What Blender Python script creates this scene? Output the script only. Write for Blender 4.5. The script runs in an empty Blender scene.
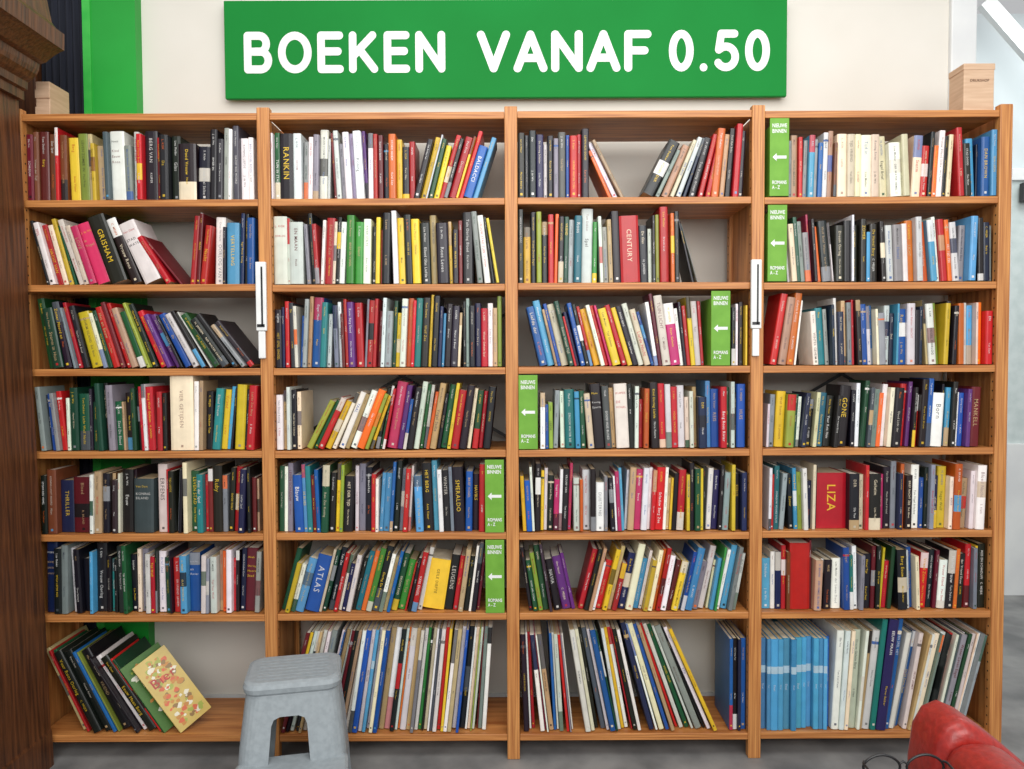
import bpy, bmesh, math, random, re
from mathutils import Vector, Matrix
random.seed(11)
S = bpy.context.scene
S.view_settings.view_transform = 'Standard'
S.view_settings.look = 'None'
COL = S.collection

# ------------------------------------------------------------ helpers
def lin(c):
    return tuple((x/12.92 if x <= .04045 else ((x+.055)/1.055)**2.4) for x in c)
def rgb(r, g, b):
    return lin((r/255, g/255, b/255))

def new_mat(name):
    m = bpy.data.materials.new(name); m.use_nodes = True
    nt = m.node_tree; b = nt.nodes['Principled BSDF']
    return m, nt, b

def mat_noise(name, c1, c2, rough=.6, scale=(6, 6, 6), nscale=3, bump=0.0, detail=5, metallic=0, coat=0, lo=.35, hi=.65):
    m, nt, b = new_mat(name)
    tc = nt.nodes.new('ShaderNodeTexCoord'); mp = nt.nodes.new('ShaderNodeMapping')
    mp.inputs['Scale'].default_value = scale
    n = nt.nodes.new('ShaderNodeTexNoise'); n.inputs['Scale'].default_value = nscale; n.inputs['Detail'].default_value = detail
    r = nt.nodes.new('ShaderNodeValToRGB')
    r.color_ramp.elements[0].position = lo; r.color_ramp.elements[1].position = hi
    r.color_ramp.elements[0].color = (*c1, 1); r.color_ramp.elements[1].color = (*c2, 1)
    L = nt.links.new
    L(tc.outputs['Object'], mp.inputs['Vector']); L(mp.outputs[0], n.inputs['Vector'])
    L(n.outputs['Fac'], r.inputs['Fac']); L(r.outputs[0], b.inputs['Base Color'])
    b.inputs['Roughness'].default_value = rough; b.inputs['Metallic'].default_value = metallic
    b.inputs['Coat Weight'].default_value = coat
    if bump:
        bp = nt.nodes.new('ShaderNodeBump'); bp.inputs['Strength'].default_value = bump; bp.inputs['Distance'].default_value = .01
        L(n.outputs['Fac'], bp.inputs['Height']); L(bp.outputs[0], b.inputs['Normal'])
    return m

M_shelf = mat_noise('pine_shelf', rgb(158, 94, 44), rgb(206, 140, 78), .45, (1.2, 14, 60), 3, .08)
M_post = mat_noise('pine_post', rgb(162, 98, 48), rgb(212, 148, 84), .45, (60, 14, 1.2), 3, .08)
M_dark = mat_noise('dark_hole', (.01, .006, .003), (.03, .015, .008), .9)
M_oak = mat_noise('stained_oak', rgb(66, 38, 22), rgb(110, 66, 38), .4, (30, 30, 1.5), 3, .2)
M_wall = mat_noise('wall_plaster', rgb(212, 208, 198), rgb(220, 216, 207), .9, (1, 1, 1), 2, .03)
M_wall2 = mat_noise('wall_far_paint', rgb(196, 204, 206), rgb(208, 216, 218), .9, (1, 1, 1), 1.5)
M_floor = mat_noise('concrete_floor', rgb(108, 108, 108), rgb(146, 145, 143), .55, (1, 1, 1), 5, .05, 8)
M_green = mat_noise('green_paint', rgb(14, 140, 40), rgb(24, 158, 52), .5, (1, 1, 1), 2)
M_sign = mat_noise('green_sign', rgb(4, 122, 44), rgb(8, 130, 50), .7, (1, 1, 1), 2)
M_sign.node_tree.nodes['Principled BSDF'].inputs['Specular IOR Level'].default_value = .25
M_white = mat_noise('white_vinyl', rgb(225, 226, 224), rgb(235, 236, 234), .5)
M_wp = mat_noise('white_painted_wood', rgb(214, 216, 216), rgb(226, 228, 226), .5, (2, 2, 2), 2)
M_navy = mat_noise('navy_cloth', rgb(14, 18, 30), rgb(30, 34, 48), .9, (60, 10, 1), 2)
M_lime = mat_noise('lime_card', rgb(100, 156, 44), rgb(112, 168, 54), .6)
M_black = mat_noise('black_plastic', (.008, .008, .009), (.015, .015, .016), .35)
M_steel = mat_noise('dark_steel', (.03, .03, .03), (.06, .06, .06), .4, metallic=.6)
M_grey = mat_noise('grey_plastic', rgb(146, 154, 158), rgb(156, 164, 168), .5, (1, 1, 1), 60, .05, 2)
M_red = mat_noise('red_leather', rgb(138, 30, 24), rgb(160, 38, 30), .38, (1, 1, 1), 90, .12, 4, coat=.1)
M_box = mat_noise('light_wood', rgb(196, 162, 132), rgb(210, 178, 148), .6, (3, 3, 30), 3)
M_glass = mat_noise('pale_glass', rgb(190, 202, 200), rgb(204, 214, 212), .1)
M_grey2 = mat_noise('metal_wire', (.3, .3, .3), (.4, .4, .4), .4, metallic=.8)

def obj_from(name, verts, faces, mat, parent=None, smooth=False):
    me = bpy.data.meshes.new(name); me.from_pydata([tuple(v) for v in verts], [], faces); me.update()
    if mat: me.materials.append(mat)
    bm = bmesh.new(); bm.from_mesh(me); bmesh.ops.recalc_face_normals(bm, faces=bm.faces); bm.to_mesh(me); bm.free()
    if smooth: me.polygons.foreach_set('use_smooth', [True]*len(me.polygons))
    o = bpy.data.objects.new(name, me); COL.objects.link(o)
    if parent: o.parent = parent
    return o

def empty(name, loc=(0, 0, 0)):
    e = bpy.data.objects.new(name, None); e.location = loc; COL.objects.link(e); return e

def boxes(name, lst, mat, parent=None, bevel=0, seg=2):
    V, F = [], []
    for (x0, x1, y0, y1, z0, z1) in lst:
        k = len(V)
        V += [(x0,y0,z0),(x1,y0,z0),(x1,y1,z0),(x0,y1,z0),(x0,y0,z1),(x1,y0,z1),(x1,y1,z1),(x0,y1,z1)]
        F += [tuple(k+i for i in f) for f in ((0,3,2,1),(4,5,6,7),(0,1,5,4),(1,2,6,5),(2,3,7,6),(3,0,4,7))]
    o = obj_from(name, V, F, mat, parent)
    if bevel:
        b = o.modifiers.new('bevel', 'BEVEL'); b.width = bevel; b.segments = seg; b.limit_method = 'ANGLE'
        if seg > 2:
            o.data.polygons.foreach_set('use_smooth', [True]*len(o.data.polygons))
    return o

def loft(name, rings, mat, parent=None, smooth=False, cap0=True, cap1=True):
    n = len(rings[0]); V = [v for r in rings for v in r]; F = []
    for i in range(len(rings)-1):
        for j in range(n):
            k = (j+1) % n
            F.append((i*n+j, i*n+k, (i+1)*n+k, (i+1)*n+j))
    if cap0: F.append(tuple(reversed(range(n))))
    if cap1: F.append(tuple((len(rings)-1)*n+j for j in range(n)))
    return obj_from(name, V, F, mat, parent, smooth)

def rrect(hx, hy, z, r, cx=0, cy=0, n=6):
    pts = []
    for (sx, sy, a0) in ((1, 1, 0), (-1, 1, 90), (-1, -1, 180), (1, -1, 270)):
        for i in range(n+1):
            a = math.radians(a0 + 90*i/n)
            pts.append((cx+sx*(hx-r)+r*math.cos(a), cy+sy*(hy-r)+r*math.sin(a), z))
    return pts

def text_mesh(name, body, x0, x1, z0, z1, y, mat, parent, offset=0.0):
    cu = bpy.data.curves.new(name, 'FONT'); cu.body = body; cu.offset = offset; cu.resolution_u = 4
    t = bpy.data.objects.new(name+'_tmp', cu); COL.objects.link(t)
    dg = bpy.context.evaluated_depsgraph_get()
    me = bpy.data.meshes.new_from_object(t.evaluated_get(dg))
    bpy.data.objects.remove(t)
    xs = [v.co.x for v in me.vertices]; ys = [v.co.y for v in me.vertices]
    a, b, c, d = min(xs), max(xs), min(ys), max(ys)
    for v in me.vertices:
        v.co = Vector((x0+(v.co.x-a)/(b-a)*(x1-x0), y, z0+(v.co.y-c)/(d-c)*(z1-z0)))
    me.materials.clear(); me.materials.append(mat)
    o = bpy.data.objects.new(name, me); COL.objects.link(o)
    if parent: o.parent = parent
    return o

# rounded-stroke lettering for the big sign: centre lines in a box (w x 1)
def arc(cx, cy, rx_, ry_, a0, a1, n=12):
    return [(cx+rx_*math.cos(math.radians(a0+(a1-a0)*i/n)), cy+ry_*math.sin(math.radians(a0+(a1-a0)*i/n))) for i in range(n+1)]
t_ = .097
LET = {
 'B': (.72, [[(t_, t_), (t_, 1-t_)], [(t_, 1-t_), (.40, 1-t_)]+arc(.40, .71, .17, .19, 90, -90)[1:]+[(t_, .525)], [(.30, .525)]+arc(.42, .31, .20, .213, 90, -90)+[(t_, t_)]]),
 'O': (.86, [arc(.43, .5, .33, .403, 0, 360, 32)]),
 'E': (.66, [[(.56, 1-t_), (t_, 1-t_), (t_, t_), (.57, t_)], [(t_, .52), (.52, .52)]]),
 'K': (.74, [[(t_, t_), (t_, 1-t_)], [(.60, 1-t_), (t_, .40)], [(.27, .56), (.64, t_)]]),
 'N': (.76, [[(t_, t_), (t_, 1-t_), (.76-t_, t_), (.76-t_, 1-t_)]]),
 'V': (.78, [[(t_*.9, 1-t_), (.39, t_), (.78-t_*.9, 1-t_)]]),
 'A': (.80, [[(t_*.9, t_), (.40, 1-t_), (.80-t_*.9, t_)], [(.21, .34), (.59, .34)]]),
 'F': (.64, [[(.56, 1-t_), (t_, 1-t_), (t_, t_)], [(t_, .51), (.49, .51)]]),
 '0': (.64, [arc(.32, .5, .222, .403, 0, 360, 32)]),
 '.': (.2, [[(.1, t_), (.103, t_)]]),
 '5': (.66, [[(.54, 1-t_), (.20, 1-t_), (.14, .52)], [(.14, .52)]+arc(.32, .345, .24, .248, 118, -145, 22)]),
}
def sign_word(name, word, x0, x1, z0, z1, y0, mat, parent, gap=.13):
    V, F = [], []
    tot = sum(LET[c][0] for c in word)+gap*(len(word)-1)
    sx = (x1-x0)/tot; sz = z1-z0; r = t_; cx = 0
    for c in word:
        w, strokes = LET[c]; layer = 0
        for st in strokes:
            P = [Vector((p[0]+cx, p[1])) for p in st]
            closed = (P[0]-P[-1]).length < 1e-4
            subs = [[P[0]]]
            for i in range(1, len(P)):
                subs[-1].append(P[i])
                if i < len(P)-1:
                    a = (P[i]-P[i-1]).normalized(); b = (P[i+1]-P[i]).normalized()
                    if a.dot(b) < .8: subs.append([P[i]])
            for Q in subs:
                y = y0-.0003*layer; layer += 1
                n = len(Q); k = len(V)
                for i in range(n):
                    if closed: a, b = Q[(i-1) % (n-1)], Q[(i+1) % (n-1)]
                    else: a, b = Q[max(0, i-1)], Q[min(n-1, i+1)]
                    d = (b-a).normalized(); nn = Vector((-d.y, d.x))*r
                    for s in (1, -1):
                        p = Q[i]+nn*s; V.append((x0+p.x*sx, y, z0+p.y*sz))
                for i in range(n-1): F.append((k+2*i, k+2*i+1, k+2*i+3, k+2*i+2))
                if not closed:
                    for (p, d) in ((Q[0], (Q[0]-Q[1]).normalized()), (Q[-1], (Q[-1]-Q[-2]).normalized())):
                        k = len(V); a0 = math.atan2(d.y, d.x)
                        for q in range(13):
                            a = a0-math.pi/2+math.pi*q/12
                            V.append((x0+(p.x+r*math.cos(a))*sx, y, z0+(p.y+r*math.sin(a))*sz))
                        F.append(tuple(range(k, k+13)))
        cx += w+gap
    obj_from(name, V, F, mat, parent)

# ------------------------------------------------------------ camera
FPX, D, H, TH, ROLL = 760, 2.635, 1.42, math.radians(2.05), math.radians(-.27)
cam = bpy.data.cameras.new('camera'); cam.sensor_width = 36; cam.lens = FPX/1024*36
co = bpy.data.objects.new('camera', cam); COL.objects.link(co); S.camera = co
co.matrix_world = Matrix.Translation((0, -D, H)) @ Matrix.Rotation(math.pi/2-TH, 4, 'X') @ Matrix.Rotation(ROLL, 4, 'Z')

# ------------------------------------------------------------ room
YW = .36
boxes('floor', [(-4, 5, -4.2, 4, -.05, 0)], M_floor)
boxes('wall_back', [(-4, 1.70, YW, YW+.15, 0, 3.4)], M_wall)
boxes('trim_1', [(1.70, 1.80, YW-.02, YW+.17, 0, 3.4)], M_wp, bevel=.006)
boxes('wall_far', [(1.2, 5, 1.85, 1.95, 0, 3.4)], M_wall2)
boxes('baseboard_back', [(-1.4, 1.70, YW-.015, YW, 0, .08)], M_wp)
dr = empty('door_1')
boxes('frame', [(2.84, 2.90, 1.80, 1.85, 0, 2.5), (3.65, 3.72, 1.80, 1.85, 0, 2.5), (2.90, 3.65, 1.80, 1.85, 2.43, 2.5), (2.90, 3.65, 1.80, 1.85, 0, .9)], M_wp, dr, .004)
boxes('pane', [(2.90, 3.65, 1.82, 1.83, .9, 2.43)], M_glass, dr)
boxes('closer', [(2.94, 3.05, 1.76, 1.80, 2.30, 2.41)], M_black, dr, .005)
boxes('trim_2', [(0, 2.4, 1.5, 1.54, -.04, .04)], M_wp)
s = bpy.data.objects['trim_2']; s.location = (2.55, 0, 3.32); s.rotation_euler = (0, math.radians(48), 0)

col = empty('green_column')
boxes('column', [(-1.60, -1.43, YW-.05, YW, 0, 3.4)], M_green, col)
boxes('column_edge', [(-1.63, -1.60, YW-.055, YW, 0, 3.4)], mat_noise('green_light', rgb(40, 170, 60), rgb(60, 180, 70), .5), col)
cur = []
n = 40
for zz in (.0, 3.3):
    cur.append([(-1.80+.165*i/n, YW-.035+.008*math.sin(i*.95), zz) for i in range(n+1)] + [(-1.80+.165*i/n, YW-.012, zz) for i in range(n, -1, -1)])
loft('dark_curtain', cur, M_navy)
boxes('wooden_post', [(-1.885, -1.81, YW-.06, YW-.01, 0, 3.3)], M_oak, bevel=.004)

# ------------------------------------------------------------ bookcase
SH = [2.262, 1.968, 1.676, 1.386, 1.098, .8065, .522, .092]   # top faces
TK = .024
UX = [-1.70, -.85, 0, .85, 1.70]
PW = .022
bc = empty('bookcase')
posts, panels = [], []
for x in UX:
    posts += [(x-PW, x+PW, 0, .032, 0, 2.28), (x-PW, x+PW, .268, .30, 0, 2.28)]
    panels += [(x-.009, x+.009, .032, .268, .03, 2.25)]
boxes('uprights', posts, M_post, bc, .003)
boxes('side_panels', panels, M_post, bc)
sh = []
for b in range(4):
    for i, z in enumerate(SH):
        dz = random.uniform(-.002, .002)
        sh.append((UX[b]+PW+.0005, UX[b+1]-PW-.0005, .003, .298, z-TK+dz, z+dz))
boxes('shelves', sh, M_shelf, bc, .002)
V, F = [], []
for x in UX:
    for sgn in (-1, 1):
        for yy in (.016, .284):
            z = .08
            while z < 2.22:
                k = len(V)
                for q in range(8):
                    a = q*math.pi/4
                    V.append((x+sgn*(PW+.0006), yy+.0035*math.cos(a), z+.0035*math.sin(a)))
                F.append(tuple(range(k, k+8))); z += .032
obj_from('peg_holes', V, F, M_dark, bc)
def strip(p, q, w, y, t=.002):
    p, q = Vector(p), Vector(q); d = (q-p).normalized(); nrm = Vector((-d.y, d.x))*w/2
    c = [p+nrm, q+nrm, q-nrm, p-nrm]
    return [(v.x, y, v.y) for v in c] + [(v.x, y+t, v.y) for v in c]
V, F = [], []
for b in (1, 3):
    for sg in (0, 1):
        k = len(V)
        za, zb = (1.10, 1.60) if sg else (1.60, 1.10)
        V += strip((UX[b], za), (UX[b+1], zb), .012, .302+.003*sg)
        F += [tuple(k+i for i in f) for f in ((0,1,2,3),(7,6,5,4),(0,4,5,1),(1,5,6,2),(2,6,7,3),(3,7,4,0))]
obj_from('cross_braces', V, F, M_steel, bc)
for x in (-.862, .842):
    boxes('label_bar', [(x-.018, x+.018, -.014, -.001, 1.515, 1.752)], M_white, bc, .003)
    boxes('label_slot', [(x+.001, x+.007, -.0155, -.012, 1.53, 1.735)], M_black, bc)
    boxes('label_slot_end', [(x-.014, x+.012, -.0155, -.012, 1.528, 1.538)], M_black, bc)
    boxes('label_foot', [(x-.012, x+.012, -.012, -.001, 1.42, 1.514)], M_white, bc, .003)

# ------------------------------------------------------------ books
UNIT = [.003459, .003474, .003487, .003501, .003514, .003528, .003545]
PAL = dict(k=(23,22,25), K=(50,48,52), w=(232,230,225), W=(210,203,190), c=(230,215,186), e=(188,158,116),
           y=(228,190,48), o=(220,104,36), r=(186,30,34), d=(104,26,34), m=(200,50,102), p=(94,46,118),
           v=(156,140,180), b=(28,84,158), n=(26,35,70), l=(78,150,192), t=(34,118,124), g=(60,138,58),
           G=(24,76,48), a=(142,162,60), s=(142,144,148), S=(72,78,84), B=(112,66,40))
WORDS = "De Het Nacht Liefde Zee Stad Moord Huis Droom Schaduw Winter Zomer Vrouw Kind Oorlog Dood Leven Berg Eiland Geheim Reis Vuur Water Licht Tijd Koning Maan Stilte Spel Vriend Engel Rivier Brief Vogel Roos Wolf Storm Tuin Bloed Glas Eeuw Hemel van der en in".split()
NAMES = "Marten Bakker;Anna Visser;H. JANSEN;Lisa Mulder;J. de Wit;Karel Smit;KUIPER;Tom Dekker;Ella Vos;Nora Peters;R. BRAND;Otto Hermans;S. Klein;Van Dam;C. MEIJER;Paul Prins;Hoek;Eva Blom;L. KOK;Maas".split(';')
T = {}
T[0,0] = [(27,253,67,0,0,"d3B3d3B3r1B3y3a3e3y2e3S2w4s3w3r2k4d2k5k4k5k4k4K3s3w2S2w4w2")]
T[0,1] = [(270,416,67,0,0,"w1G2k6{RANKIN}w3s3w2s3w3w2d1w3s2w3v3w3p2w3r3d3k3o3y3k3r4"),(414,478,65,14,18,"k3y3w1G3y3r3k2r4y2r3b5{BALDACCI}l4")]
T[0,2] = [(518,590,65,0,0,"k4S2k4n3w2k3s2S3b2r3r3k3"),(610,626,63,-24,-27,"o3w4e3"),(641,712,62,27,12,"k5s3e3c3w3n2k3r3r4"),(712,745,67,6,3,"o4e3k3r3k3")]
T[0,3] = [(791,1002,64,0,0,"s2e3r3s2l3s2b3w3e3B2c5c5c4c5c5c5w5c4o2c4r3k2o3w3k2c3r3k3l4n1b5{DAN BROWN}l3")]
T[1,0] = [(46,112,64,-14,-18,"k2w3r3c2y2G2w3c3m4{LOVE}m5"),(112,164,68,-19,-24,"k5{GRISHAM}k3w6"),(167,182,56,-32,-38,"r5d2"),(187,255,70,5,1,"r4w2d2r4w5k2l6{VERTELLING}n2k2b4")]
T[1,1] = [(270,474,68,0,0,"w7w2w5s2k3r3w2r5c2k2w2g3g3w3k2y3r1k3w3y3k4y4k4e3k5y2k4d3k5"),(478,500,66,-5,-9,"s3w3k2y2")]
T[1,2] = [(518,680,68,0,-1,"k3y4k3a3k3r4o2k3G3w2t3w4g3w2s3e2k3r7{CENTURY}k3w3k2a2r4r2o2k3"),(694,700,60,-13,-16,"k3s1")]
T[1,3] = [(790,996,62,-5,-1,"w1c3G2s3s3m2k3o2k4w1k4k4w1k4k3l3k4k3w3s4w3o4w3o4l3w3r3o3w4s3l3k3n4s3")]
T[2,0] = [(46,150,66,-9,-20,"G4G4k3s2r2k3y5c2G2r3d3r3e3G4a2"),(150,255,64,-21,-38,"k3r3p3p3k2b3w3k2w1G4k4k3s2K4")]
T[2,1] = [(272,502,66,0,0,"k4n2r2K3w2b2s3e2b5t3w3s3w2d2r2p4r4s2r5r3d3w3s3G3y3w3o4r3t5k4y2k3n3l2k4K5c2k3s2k3n4r3w3e3a3")]
T[2,2] = [(540,655,62,-13,-16,"b5l3e2b3c3G3r2n2b3k3r2y3w2r3m2y4r4y2k3w3c3b2"),(655,706,66,-9,-4,"w3d2w4m5w2k3r2y3w3r3"),(733,747,62,0,0,"k3w2k3y1")]
T[2,3] = [(770,798,69,9,6,"r4e4o5w2"),(815,995,62,-4,0,"w3t4s3n2w2n4e2s3r2k2b3w2b3c2s3w3n3l2b4w4k2n2e2w3a3y3k4k2o3w2l3c2o4r3")]
T[3,0] = [(42,168,62,-5,0,"s4n3b3s3r4w2G3G4K2G4G3k3s3G4e1k4G3k3r2w2r4w2r3k3"),(168,194,75,0,0,"r1c7{VIER GETIJDEN}"),(194,254,64,1,4,"w2e2k4t5y3l3k2y4k3r4")]
T[3,1] = [(275,300,62,0,0,"w4e3w2k3c2"),(304,372,60,27,20,"a3G4r3y3c2w5{TAAL}e2w4o4a2y2"),(374,490,64,12,6,"k2G2r2m5p3b2k3w4G2w3o2e3k2G3y3r4k4c2G3r3k4")]
T[3,2] = [(540,586,56,0,-2,"w3b2a2s3w3t4l2G2"),(588,612,66,-5,-4,"c2k4S3"),(612,746,62,-3,0,"e3w5k2w3r2o2k3r3w3r3w4c3w2e2n4l2b5r4G2w2k2b3")]
T[3,3] = [(767,824,55,2,5,"w2s3y4a4G3w2n3k3c2t3"),(824,978,65,5,2,"k4k4k6{GONE}k3w2G3S3s3o3w3c3k4r3p2k3r3k3b3w6{Born}k2l4k3w3b3p4d5{MANKELL}")]
T[4,0] = [(42,90,62,0,0,"k3B4n5{THRILLER}d6"),(90,152,60,1,1,"w2e4k3B3K4w2k5k2S8"),(156,257,66,0,0,"w8{ERFENIS}r2k3s2k2c2G4t5r2d3k5{Ruby}s4k3r3n3k3d3e2")]
T[4,1] = [(273,484,65,1,1,"G3w2s4b4{Blauw}l2t3d2b3G4k3y3a2k4w2s3k3r2w2l3l3b2k3s3r2w2l4k4l3w3k3s2k6{SMERALDO}b3k5{HAVIKS}r4")]
T[4,2] = [(518,590,64,-3,0,"y3b3w2k3y3w3k4m3w2k3m3w3o3w5"),(590,746,62,0,0,"k3w5{DUISTERNIS}s2k4w2m3l2w2e3m4w3w2r2r4w3e3y2k4r4y2k3G3y3k2w3n3k3s3y2k4{REBUS}n4")]
T[4,3] = [(767,818,62,1,1,"w3r3t4s3k3l2a3w4n3c3k3"),(818,848,66,0,0,"r9{LIZA}"),(848,990,62,0,2,"k4c2r2k4m2k4s3n2o2k3w4b3k2s3n3y4c3o3e3w3w4k3")]
T[5,0] = [(43,150,66,1,0,"n4k4s3w2k3k3l2k4k3t2k2K3G3k4c2s3w3"),(150,258,62,0,3,"r4k2w4G4k2r4l4b6n2w3s2w4e4o4w3r2k2n3d6s3")]
T[5,1] = [(277,420,62,15,12,"G3y3w2l4b7{ATLAS}c2G3k3r3w2n3w2k3t3o2g3k3w2e2b2G4g3r1k2r3w2"),(420,442,64,9,9,"y8{GEILE DIEPTE}"),(442,478,66,9,7,"k6{LEUGENS}r3e3k3w2k3d3")]
T[5,2] = [(526,575,64,-8,-12,"k2G3a3G3K2k4{NAVIA}p5p3"),(577,738,62,14,10,"r4k4e2w2r3y2e2r2n3c3l3w2y3c2o3r3w3d2y3w2b2l4s3w3c2l3g1w3l3s3w2")]
T[5,3] = [(762,786,64,0,0,"l4w2n3r2"),(786,812,66,0,0,"B2r9{ }d1"),(812,990,60,2,0,"e3k2k3w4b3t2w2s3k4d3k3y2r2G3k4w2b3c2r3k4d2w3k3o2k4r3s2y1k3")]
T[6,0] = [(76,128,90,-24,-27,"e3r2G2k4k3b2a1k4"),(130,164,88,-31,-34,"n3k3w3k5r2G2")]
T[6,1] = [(276,345,104,15,11,"d2k2w2K2e2w2r1w2s3w2b1e2w2d2k2e2w2"),(346,484,104,9,4,"w2b3w3l2w2c2b2e3w3k2w2o2w3e2s2w2g2k1c3w2S2w2r2y2w3e2w2b2k3w2c2a1w2d1s2w2")]
T[6,2] = [(520,572,98,-2,-6,"k4w2r2w3m1w2e5b2w2w3r2s2w2"),(584,640,104,-9,-12,"w3c2k2S3w2b3G2w2y2w2r1k4w2"),(648,716,112,-15,-24,"n3w2c3b2e3r2w3G3w2s3k2w3y2"),(728,746,92,0,0,"b3k3n3b4")]
T[6,3] = [(759,830,92,0,0,"l3l3l3l3l3l3l3l3l3l3l3l3b3"),(830,868,100,3,6,"w3w2c2W3w2e2w3"),(868,888,112,6,7,"t2n6b3"),(888,968,98,10,14,"w3s2b2W3e2w2c3s2w3k1r2w3S2s3w2G2w3c2w2s3")]

GL = {}
def glyph(ch):
    if ch in GL: return GL[ch]
    cu = bpy.data.curves.new('g', 'FONT'); cu.body = ch; cu.resolution_u = 2; cu.offset = .006
    t = bpy.data.objects.new('g', cu); COL.objects.link(t)
    me = bpy.data.meshes.new_from_object(t.evaluated_get(bpy.context.evaluated_depsgraph_get()))
    bpy.data.objects.remove(t)
    vs = [(v.co.x, v.co.y) for v in me.vertices]; fs = [tuple(p.vertices) for p in me.polygons]
    adv = (max(v[0] for v in vs) + .09) if vs else .3
    GL[ch] = (vs, fs, adv); return GL[ch]

BV, BF, BC, BM = [], [], [], []
def add(vs, fs, colr, mi, xf):
    k = len(BV)
    BV.extend(xf(*v) for v in vs)
    BF.extend(tuple(k+i for i in f) for f in fs)
    BC.extend([colr]*len(vs)); BM.extend([mi]*len(fs))
BOXF = ((0,3,2,1),(4,5,6,7),(0,1,5,4),(1,2,6,5),(2,3,7,6),(3,0,4,7))
def bx(x0,x1,y0,y1,z0,z1):
    return [(x0,y0,z0),(x1,y0,z0),(x1,y1,z0),(x0,y1,z0),(x0,y0,z1),(x1,y0,z1),(x1,y1,z1),(x0,y1,z1)]
def put_text(txt, xc, z0, s, colr, xf, horiz=False, y=-.0006):
    adv = 0
    for ch in txt:
        if ch == ' ': adv += .35; continue
        vs, fs, a = glyph(ch)
        if horiz: add([(xc+(gx+adv)*s, y, z0+gy*s) for gx, gy in vs], fs, colr, 0, xf)
        else: add([(xc+(gy-.36)*s, y, z0-(gx+adv)*s) for gx, gy in vs], fs, colr, 0, xf)
        adv += a
def tlen(txt): return max(.3, sum(.35 if c == ' ' else glyph(c)[2] for c in txt))
def mixc(a, b, t): return tuple(x*(1-t)+y*t for x, y in zip(a, b))

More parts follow.
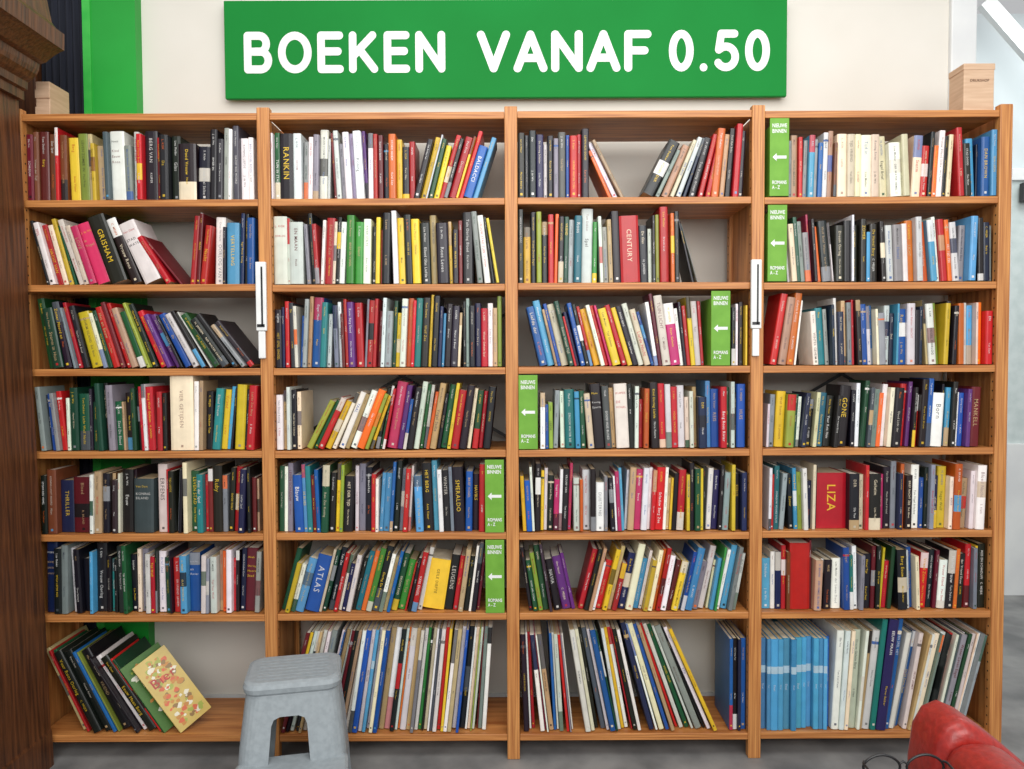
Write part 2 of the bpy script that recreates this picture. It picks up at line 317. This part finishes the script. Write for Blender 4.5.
def book(px, ys, zs, w, h, dep, a, code, title=None, row=0):
    sr, sg, sb = PAL[code]
    j = random.uniform(.84, 1.08)
    q = lambda v: max(4, min(246, v*j+random.uniform(-9, 9)))
    base = rgb(q(sr), q(sg), q(sb)); light = (sr*.3+sg*.6+sb*.1) > 140
    x0 = w if a > 0 else 0; ca, sa = math.cos(a), math.sin(a)
    def xf(x, y, z):
        return (px+(x-x0)*ca+z*sa, ys+y, zs-(x-x0)*sa+z*ca)
    bl = min(.004, .18*w)
    prof = [(0, bl), (.12*w, bl*.25), (.3*w, 0), (.7*w, 0), (.88*w, bl*.25), (w, bl)]
    if light: c2 = random.choice(['r','k','n','b','G','o','e','d','S','k','W'])
    else: c2 = random.choice(['w','e','c','r','l','y','w','W','s','k','S'])
    C2 = mixc(rgb(*PAL[c2]), base, random.uniform(0, .3)); st = random.random(); uniform = (row == 6 and code == 'l')
    bands = [(0, h, base)]
    if uniform: bands = [(0, h*.62, base), (h*.62, h*.70, rgb(170,196,210)), (h*.70, h, base)]
    elif title: pass
    elif st < .09: z = random.uniform(.6, .85); bands = [(0, h*z, base), (h*z, h, C2)]
    elif st < .17: z = random.uniform(.1, .35); bands = [(0, h*z, C2), (h*z, h, base)]
    elif st < .24: z = random.uniform(.25, .55); bands = [(0, h*z, base), (h*z, h*(z+.25), C2), (h*(z+.25), h, base)]
    elif st < .30: bands = [(0, h*.86, base), (h*.86, h*.89, C2), (h*.89, h, base)]
    n = len(prof)
    for (za, zb, c) in bands:
        add([(x, y, za) for x, y in prof]+[(x, y, zb) for x, y in prof], [(i, i+1, n+i+1, n+i) for i in range(n-1)], c, 0, xf)
    add([(x, y, h) for x, y in prof]+[(w, bl+.0015, h), (0, bl+.0015, h)], [tuple(range(n+2))], base, 0, xf)
    tb = .0014
    add(bx(0, tb, bl, dep, 0, h), BOXF, base, 0, xf); add(bx(w-tb, w, bl, dep, 0, h), BOXF, base, 0, xf)
    pg = random.choice([rgb(216,204,178), rgb(204,188,156), rgb(222,216,200), rgb(188,166,128)])
    add(bx(tb, w-tb, bl, dep-.003, .002, h-.0022), BOXF, pg, 1, xf)
    if uniform:
        put_text('Deel', w*.5, h*.5, w*.4, rgb(190,205,220), xf); return
    if light: tc = rgb(*PAL[random.choice('kkrnbGdSkr')])
    else: tc = rgb(*PAL[random.choice('wwwWyycey')])
    tc = mixc(tc, base, random.uniform(.05, .4))
    ac = tc if random.random() < .6 else mixc(rgb(*PAL[random.choice('rkbd' if light else 'wyow')]), base, .25)
    t = title or ' '.join(random.sample(WORDS, random.choice((1, 2, 2, 3, 3))))
    if title is None and random.random() < .4: t = t.upper()
    au = random.choice(NAMES)
    if w < .0085:
        if t.strip(): put_text(t, w/2, h*.85, min(w*.5, h*.6/tlen(t)), tc, xf)
        return
    if w > .036 and random.random() < .4 and not title:
        s = min(w*.8/tlen(au), .010); put_text(au, w*.1, h*.84, s, ac, xf, True)
        for i, wd in enumerate(t.split()[:3]):
            s = min(w*.8/tlen(wd), .012); put_text(wd, w*.1, h*(.7-.08*i), s, tc, xf, True)
        return
    lay = random.random(); big = random.random() < .15
    f = random.uniform(.55, .75) if big else random.uniform(.3, .48)
    if title:
        if title.strip():
            s = min(w*.62, h*.5/tlen(t)); put_text(t, w/2, h*.8, s, tc, xf)
    elif lay < .5:
        s = min(w*f, .016, h*.5/tlen(t)); put_text(t, w/2, h*.6, s, tc, xf)
        s2 = min(w*.36, .010, h*.3/tlen(au)); put_text(au, w/2, h*.93, s2, ac, xf)
    elif lay < .92:
        s = min(w*f, .016, h*.46/tlen(t)); put_text(t, w/2, h*.9, s, tc, xf)
        s2 = min(w*.36, .010, h*.28/tlen(au)); put_text(au, w/2, h*.40, s2, ac, xf)
    if random.random() < .45:
        m = min(w*.4, .008)
        add([(w/2-m/2, -.0006, h*.04), (w/2+m/2, -.0006, h*.04), (w/2+m/2, -.0006, h*.04+m), (w/2-m/2, -.0006, h*.04+m)], [(0,1,2,3)], C2 if random.random()<.5 else tc, 0, xf)

rx = re.compile(r'([a-zA-Z])(\d?)(?:\{([^}]*)\})?')
for (r, b), segs in T.items():
    u = UNIT[r]; zs = SH[r+1]+.0025
    xl, xr = UX[b]+PW+.002, UX[b+1]-PW-.002
    for (p0, p1, hp, a0, a1, st) in segs:
        X0, X1 = (p0-512)*u, (p1-512)*u
        X0 = max(X0, xl); X1 = min(X1, xr)
        items = rx.findall(st); n = len(items)
        hm = hp*u
        off = []
        while len(off) < n:
            g = random.randint(3, 7)
            v = random.choice((0, 0, 1.5, -1.5, 3, -3)) if abs(a0) < 6 else random.choice((0, 1.2, -1.2))
            off += [v]*g
        off = off[:n]
        if not (r == 6 and b == 3 and p0 < 800) and n > 5:
            ang = [a0+(a1-a0)*(i/(n-1))+off[i]*(1 if 2 < i < n-3 else 0) for i in range(n)]
        else:
            ang = [a0+(a1-a0)*(i/(n-1) if n > 1 else 0) for i in range(n)]
        ang = [math.radians(v) for v in ang]
        if ang[-1] > 0: X1 = min(X1, xr - hm*1.05*math.sin(ang[-1]))
        if ang[0] < 0: X0 = max(X0, xl + hm*1.05*math.sin(-ang[0]))
        wt = [(int(i[1]) if i[1] else 3)*random.uniform(.62, 1.4) for i in items]
        ex = [0]+[hm*.93*max(0, ang[i-1]-ang[i]) for i in range(1, n)]
        avail = (X1-X0)-sum(ex)
        k = avail/sum(w/math.cos(a) for w, a in zip(wt, ang))
        x = X0
        for i in range(n):
            w = wt[i]*k; a = ang[i]; c = math.cos(a)
            h = hm*random.choice((random.uniform(.88, 1.1), random.uniform(.96, 1.05), random.uniform(.78, .98)))
            code = items[i][0]
            if r == 6:
                h = hm*random.uniform(.82, 1.05)
                if code == 'l' and b == 3: h = hm
            if code == 'c' and r == 0 and b == 3: h = hm*random.uniform(.95, .97)
            if hp >= 75: h = hm
            h = min(h, .262 if r < 6 else .398)
            x += ex[i]
            dep = random.uniform(.125, .165) if r < 6 else random.uniform(.19, .24)
            ys = .006+random.uniform(0, .036)
            piv = x + w/c if a > 0 else x
            book(piv, ys, zs, w-.0005, h, dep, a, code, items[i][2] or None, r)
            x += w/c

# two big picture books on the bottom-left shelf whose covers face outward
def cover_book(px, ys, zs, yaw, lean, wd, h, th, c, title, tc, spots):
    R = Matrix.Translation((px, ys, zs)) @ Matrix.Rotation(-lean, 4, 'Y') @ Matrix.Rotation(yaw, 4, 'Z')
    def xf(x, y, z): v = R @ Vector((x, y, z)); return (v.x, v.y, v.z)
    add(bx(0, wd, 0, .0012, 0, h), BOXF, c, 0, xf); add(bx(0, wd, th-.0012, th, 0, h), BOXF, c, 0, xf)
    add(bx(0, .0012, 0, th, 0, h), BOXF, c, 0, xf)
    add(bx(.0012, wd-.002, .0012, th-.0012, .002, h-.002), BOXF, rgb(226,218,196), 1, xf)
    for i in range(spots):
        sx, sz, rr = random.uniform(.02, wd-.02), random.uniform(.02, h-.02), random.uniform(.004, .012)
        cc = mixc(rgb(*random.choice([(240,236,220),(196,120,40),(150,170,60),(120,80,40),(214,60,40)])), c, .2)
        add([(sx+rr*random.uniform(.6,1.4)*math.cos(q*math.pi/4), -.0004-.0004*i/spots, sz+rr*random.uniform(.6,1.2)*math.sin(q*math.pi/4)) for q in range(8)], [tuple(range(8))], cc, 0, xf)
    s = wd*.75/tlen(title)
    put_text(title, wd*.12, h*.62, s, tc, xf, True, -.0012)
zb = SH[7]+.0025
M2 = math.radians
cover_book(-1.238, .014, zb, M2(46), M2(34), .15, .275, .018, rgb(70, 112, 44), 'Tuin', rgb(220, 220, 190), 24)
cover_book(-1.180, .012, zb, M2(38), M2(36), .125, .285, .012, rgb(206, 178, 92), 'Bier', rgb(180, 40, 30), 110)

me = bpy.data.meshes.new('books'); me.from_pydata(BV, [], BF)
at = me.color_attributes.new('Col', 'FLOAT_COLOR', 'POINT')
flat = []
for c in BC: flat.extend((c[0], c[1], c[2], 1.0))
at.data.foreach_set('color', flat)
me.polygons.foreach_set('material_index', BM)
def bookmat(name, rough, amt):
    m, nt, b = new_mat(name)
    A = nt.nodes.new('ShaderNodeAttribute'); A.attribute_name = 'Col'
    n = nt.nodes.new('ShaderNodeTexNoise'); n.inputs['Scale'].default_value = 25; n.inputs['Detail'].default_value = 4
    mr = nt.nodes.new('ShaderNodeMapRange'); mr.inputs['From Min'].default_value = .3; mr.inputs['From Max'].default_value = .7
    mr.inputs['To Min'].default_value = 1-amt; mr.inputs['To Max'].default_value = 1+amt
    tc = nt.nodes.new('ShaderNodeTexCoord')
    mx = nt.nodes.new('ShaderNodeVectorMath'); mx.operation = 'SCALE'
    L = nt.links.new
    L(tc.outputs['Object'], n.inputs['Vector']); L(n.outputs['Fac'], mr.inputs['Value'])
    L(A.outputs['Color'], mx.inputs[0]); L(mr.outputs[0], mx.inputs['Scale']); L(mx.outputs[0], b.inputs['Base Color'])
    b.inputs['Roughness'].default_value = rough
    return m
me.materials.append(bookmat('book_covers', .36, .08)); me.materials.append(bookmat('book_pages', .9, .12))
me.update()
books = bpy.data.objects.new('books', me); COL.objects.link(books)

# ------------------------------------------------------------ shelf signs
def shelf_sign(x, row, hgt, left=True):
    e = empty('shelf_divider_sign'); w = .066
    z0 = SH[row+1]+.002
    boxes('card', [(x-w/2, x+w/2, .0, .005, z0, z0+hgt)], M_lime, e, .001)
    boxes('fin', [(x-w/2+.001, x-w/2+.004, .005, .15, z0, z0+hgt*.9)], M_lime, e)
    zc = z0+hgt*.5; y = -.0006
    L_ = .024
    pts = [(-L_, 0), (-L_+.014, .013), (-L_+.014, .005), (L_, .005), (L_, -.005), (-L_+.014, -.005), (-L_+.014, -.013)]
    obj_from('arrow', [(x+px_, y, zc+pz) for px_, pz in pts], [tuple(range(7))], M_white, e)
    text_mesh('caption', 'NIEUWE\nBINNEN', x-.025, x+.025, z0+hgt*.81, z0+hgt*.93, y, M_white, e, .02)
    text_mesh('caption_low', 'ROMANS\nA - Z', x-.025, x+.025, z0+hgt*.09, z0+hgt*.2, y, M_white, e, .02)
def ux(px, r): return (px-512)*UNIT[r]*(2.635/2.655)
shelf_sign(ux(780.5, 0), 0, .265); shelf_sign(ux(778, 1), 1, .262)
shelf_sign(ux(721, 2), 2, .258); shelf_sign(ux(528, 3), 3, .258)
shelf_sign(ux(494, 4), 4, .255); shelf_sign(ux(494, 5), 5, .258)

# ------------------------------------------------------------ big sign
sg = empty('hanging_sign')
boxes('board', [(-1.094, 1.058, .315, .335, 2.415, 2.785)], M_sign, sg, .003)
zt, zb2 = 2.667, 2.510
K_ = 2.912/760
for nm, wd, a, b_, gp in (('word_1', 'BOEKEN', 246, 447, .14), ('word_2', 'VANAF', 479, 652, .10), ('word_3', '0.50', 670, 771, .15)):
    sign_word(nm, wd, (a-512)*K_, (b_-512)*K_, zb2, zt, .3142, M_white, sg, gp)
boxes('wires', [(-1.03, -1.028, .322, .324, 2.785, 3.4), (.0, .002, .322, .324, 2.785, 3.4), (1.0, 1.002, .322, .324, 2.785, 3.4)], M_grey2, sg)

# ------------------------------------------------------------ things on top of the bookcase
bxo = empty('wooden_box')
boxes('body', [(1.568, 1.674, .03, .12, 2.265, 2.425)], M_box, bxo, .003)
boxes('lid', [(1.566, 1.676, .028, .122, 2.405, 2.428)], M_box, bxo, .003)
text_mesh('label', 'DRUKSHOP', 1.59, 1.655, 2.365, 2.374, .0285, M_oak, bxo, 0)
bx2 = empty('wooden_crate')
boxes('body', [(-1.675, -1.625, .08, .2, 2.265, 2.40)], M_box, bx2, .003)
boxes('slats', [(-1.675, -1.623, .074, .08, 2.28, 2.31), (-1.675, -1.623, .074, .08, 2.34, 2.37)], M_box, bx2, .002)

# ------------------------------------------------------------ antique wardrobe at left
wr = empty('antique_wardrobe')
def wring(z, off, xr):
    x1 = xr+off; x0 = -2.85; y0 = -.62-off; y1 = -.02
    return [(x0, y0, z), (x1, y0, z), (x1, y1, z), (x0, y1, z)]
rg = [wring(0, .0, -1.612), wring(.12, 0, -1.615), wring(.13, -.004, -1.615), wring(2.30, -.004, -1.668)]
loft('carcass', rg, M_oak, wr)
cr = [(2.30, .0), (2.33, .0), (2.335, .012), (2.36, .014), (2.37, .03), (2.385, .045), (2.40, .052), (2.42, .056), (2.425, .075), (2.445, .10), (2.46, .125), (2.465, .14), (2.52, .142), (2.525, .125), (2.56, .10), (2.64, .085)]
loft('cornice', [wring(z, o, -1.652) for z, o in cr], M_oak, wr)
boxes('doors', [(-2.8, -2.24, -.64, -.622, .2, 2.2), (-2.23, -1.70, -.64, -.622, .2, 2.2)], M_oak, wr, .006)
boxes('plinth', [(-2.85, -1.62, -.65, -.622, .0, .12)], M_oak, wr, .005)

# ------------------------------------------------------------ step stool
stl = empty('step_stool')
R_ = lambda hx, hy, z, cy=0: rrect(hx, hy, z, .045, 0, cy)
outer = [R_(.175, .155, 0), R_(.156, .13, .25), R_(.138, .106, .405), R_(.134, .103, .41)]
body = loft('body', outer, M_grey, stl, True)
inner = [rrect(.162, .142, -.02, .04), rrect(.143, .117, .25, .04), rrect(.125, .093, .40, .04)]
ci = loft('cut_inner', inner, M_grey)
def tapbox(name, hx0, hx1, z0, z1, y0, y1, cx=0, r=.025):
    ring = lambda y: [(cx-hx0, y, z0), (cx+hx0, y, z0), (cx+hx1, y, z1-r), (cx+hx1-r*.3, y, z1-r*.3), (cx+hx1-r, y, z1), (cx-hx1+r, y, z1), (cx-hx1+r*.3, y, z1-r*.3), (cx-hx1, y, z1-r)]
    return loft(name, [ring(y0), ring(y1)], M_grey)
co1 = tapbox('cut_front', .080, .052, -.02, .345, -.4, .4, -.008)
co2 = tapbox('cut_side', .07, .05, -.02, .16, -.4, .4); co2.rotation_euler = (0, 0, math.pi/2)
for c in (ci, co1, co2):
    md = body.modifiers.new('bool', 'BOOLEAN'); md.operation = 'DIFFERENCE'; md.object = c; md.solver = 'EXACT'
bpy.context.view_layer.update()
dg = bpy.context.evaluated_depsgraph_get()
nm = bpy.data.meshes.new_from_object(body.evaluated_get(dg)); body.modifiers.clear(); body.data = nm
nm.polygons.foreach_set('use_smooth', [False]*len(nm.polygons))
for c in (ci, co1, co2): bpy.data.objects.remove(c)
loft('top_step', [R_(.138, .107, .41), R_(.143, .112, .416), R_(.145, .114, .43), R_(.141, .110, .443), R_(.131, .10, .448)], M_grey, stl, False)
lo_ = [R_(.175, .11, 0, -.19), R_(.160, .10, .17, -.18), R_(.158, .098, .185, -.18), R_(.163, .103, .19, -.18), R_(.163, .103, .205, -.18), R_(.154, .094, .212, -.18)]
loft('lower_step', lo_, M_grey, stl, False)
gr = [(-.105, .105, -.075+.024*i-.003, -.075+.024*i+.003, .448, .4490) for i in range(7)]
boxes('grip_ribs', gr, M_grey, stl)
stl.location = (-.690, -.275, .001); stl.rotation_euler = (0, 0, math.radians(12))

# ------------------------------------------------------------ red armchair: seen from behind its back corner
ac = empty('red_leather_armchair')
def side(name, y0, y1):
    prof = [(0, .10), (-.012, .40), (-.014, .66), (-.006, .725), (.012, .758), (.04, .770), (.068, .758), (.11, .728), (.16, .685), (.21, .640), (.27, .600), (.36, .575), (.60, .565), (.70, .555), (.745, .52), (.76, .45), (.76, .10)]
    o = loft(name, [[(x, y0, z) for x, z in prof], [(x, y1, z) for x, z in prof]], M_red, ac)
    bvl = o.modifiers.new('b', 'BEVEL'); bvl.width = .028; bvl.segments = 6; bvl.limit_method = 'ANGLE'; bvl.angle_limit = math.radians(50)
    o.data.polygons.foreach_set('use_smooth', [True]*len(o.data.polygons))
side('arm_1', -.12, 0); side('arm_2', -.78, -.66)
boxes('backrest', [(-.008, .11, -.68, -.10, .12, .745)], M_red, ac, .05, 6)
boxes('seat', [(.105, .74, -.665, -.115, .14, .44)], M_red, ac, .05, 6)
boxes('feet', [(.03, .08, -.08, -.03, 0, .12), (.68, .73, -.08, -.03, 0, .12), (.03, .08, -.75, -.70, 0, .12), (.68, .73, -.75, -.70, 0, .12)], M_oak, ac)
ac.location = (.760, -1.20, 0); ac.rotation_euler = (0, 0, 0)

# small round side table with a pair of glasses, right at the lower edge of view
tb_ = empty('side_table')
def disc(r, z, cx, cy, n=40): return [(cx+r*math.cos(2*math.pi*i/n), cy+r*math.sin(2*math.pi*i/n), z) for i in range(n)]
loft('top', [disc(.136, .675, 0, 0), disc(.14, .68, 0, 0), disc(.14, .692, 0, 0), disc(.136, .696, 0, 0)], M_black, tb_)
loft('stem', [disc(.13, 0, 0, 0), disc(.13, .012, 0, 0), disc(.03, .02, 0, 0), disc(.018, .08, 0, 0), disc(.018, .675, 0, 0)], M_black, tb_)
tb_.location = (.600, -1.475, 0)
gl = empty('eyeglasses')
def tube(name, pts, r, mat, closed=False):
    cu = bpy.data.curves.new(name, 'CURVE'); cu.dimensions = '3D'; cu.bevel_depth = r; cu.bevel_resolution = 3
    sp = cu.splines.new('POLY'); sp.points.add(len(pts)-1)
    for p, c in zip(sp.points, pts): p.co = (*c, 1)
    sp.use_cyclic_u = closed
    o = bpy.data.objects.new(name, cu); COL.objects.link(o); o.parent = gl
    o.data.materials.append(mat)
for i, sx in enumerate((-.037, .037)):
    tube('rim_%d' % (i+1), [(sx+.029*math.cos(a)*(1+.08*math.cos(2*a)), 0, .024+.021*math.sin(a)) for a in [2*math.pi*q/28 for q in range(28)]], .0022, M_black, True)
    s_ = 1 if sx > 0 else -1
    tube('temple_%d' % (i+1), [(s_*.067, 0, .034), (s_*.071, -.006, .034), (s_*.070, -.10, .026), (s_*.066, -.13, .004)], .002, M_black)
tube('bridge', [(-.0085, 0, .028), (0, .001, .033), (.0085, 0, .028)], .002, M_black)
gl.location = (.662, -1.368, .6975)

# ------------------------------------------------------------ light
W = bpy.data.worlds.new('world'); S.world = W; W.use_nodes = True
bg = W.node_tree.nodes['Background']; bg.inputs[0].default_value = (.98, .99, 1.01, 1); bg.inputs[1].default_value = .5
def area(name, loc, tgt, sx, sy, pw, colr):
    l = bpy.data.lights.new(name, 'AREA'); l.shape = 'RECTANGLE'; l.size = sx; l.size_y = sy; l.energy = pw; l.color = colr
    o = bpy.data.objects.new(name, l); COL.objects.link(o); o.location = loc
    o.rotation_euler = (Vector(tgt)-Vector(loc)).to_track_quat('-Z', 'Y').to_euler()
area('window_daylight', (.8, -4.2, 2.7), (0, 0, 1.0), 4.0, 1.8, 140, (1, .995, .98))
area('ceiling_light', (0, -1.5, 3.3), (0, .0, .6), 3.2, 1.2, 42, (1, .985, .95))
area('next_room_light', (3.0, .9, 3.2), (3, 1.7, 0), 1.5, 1, 22, (.95, 1, 1))
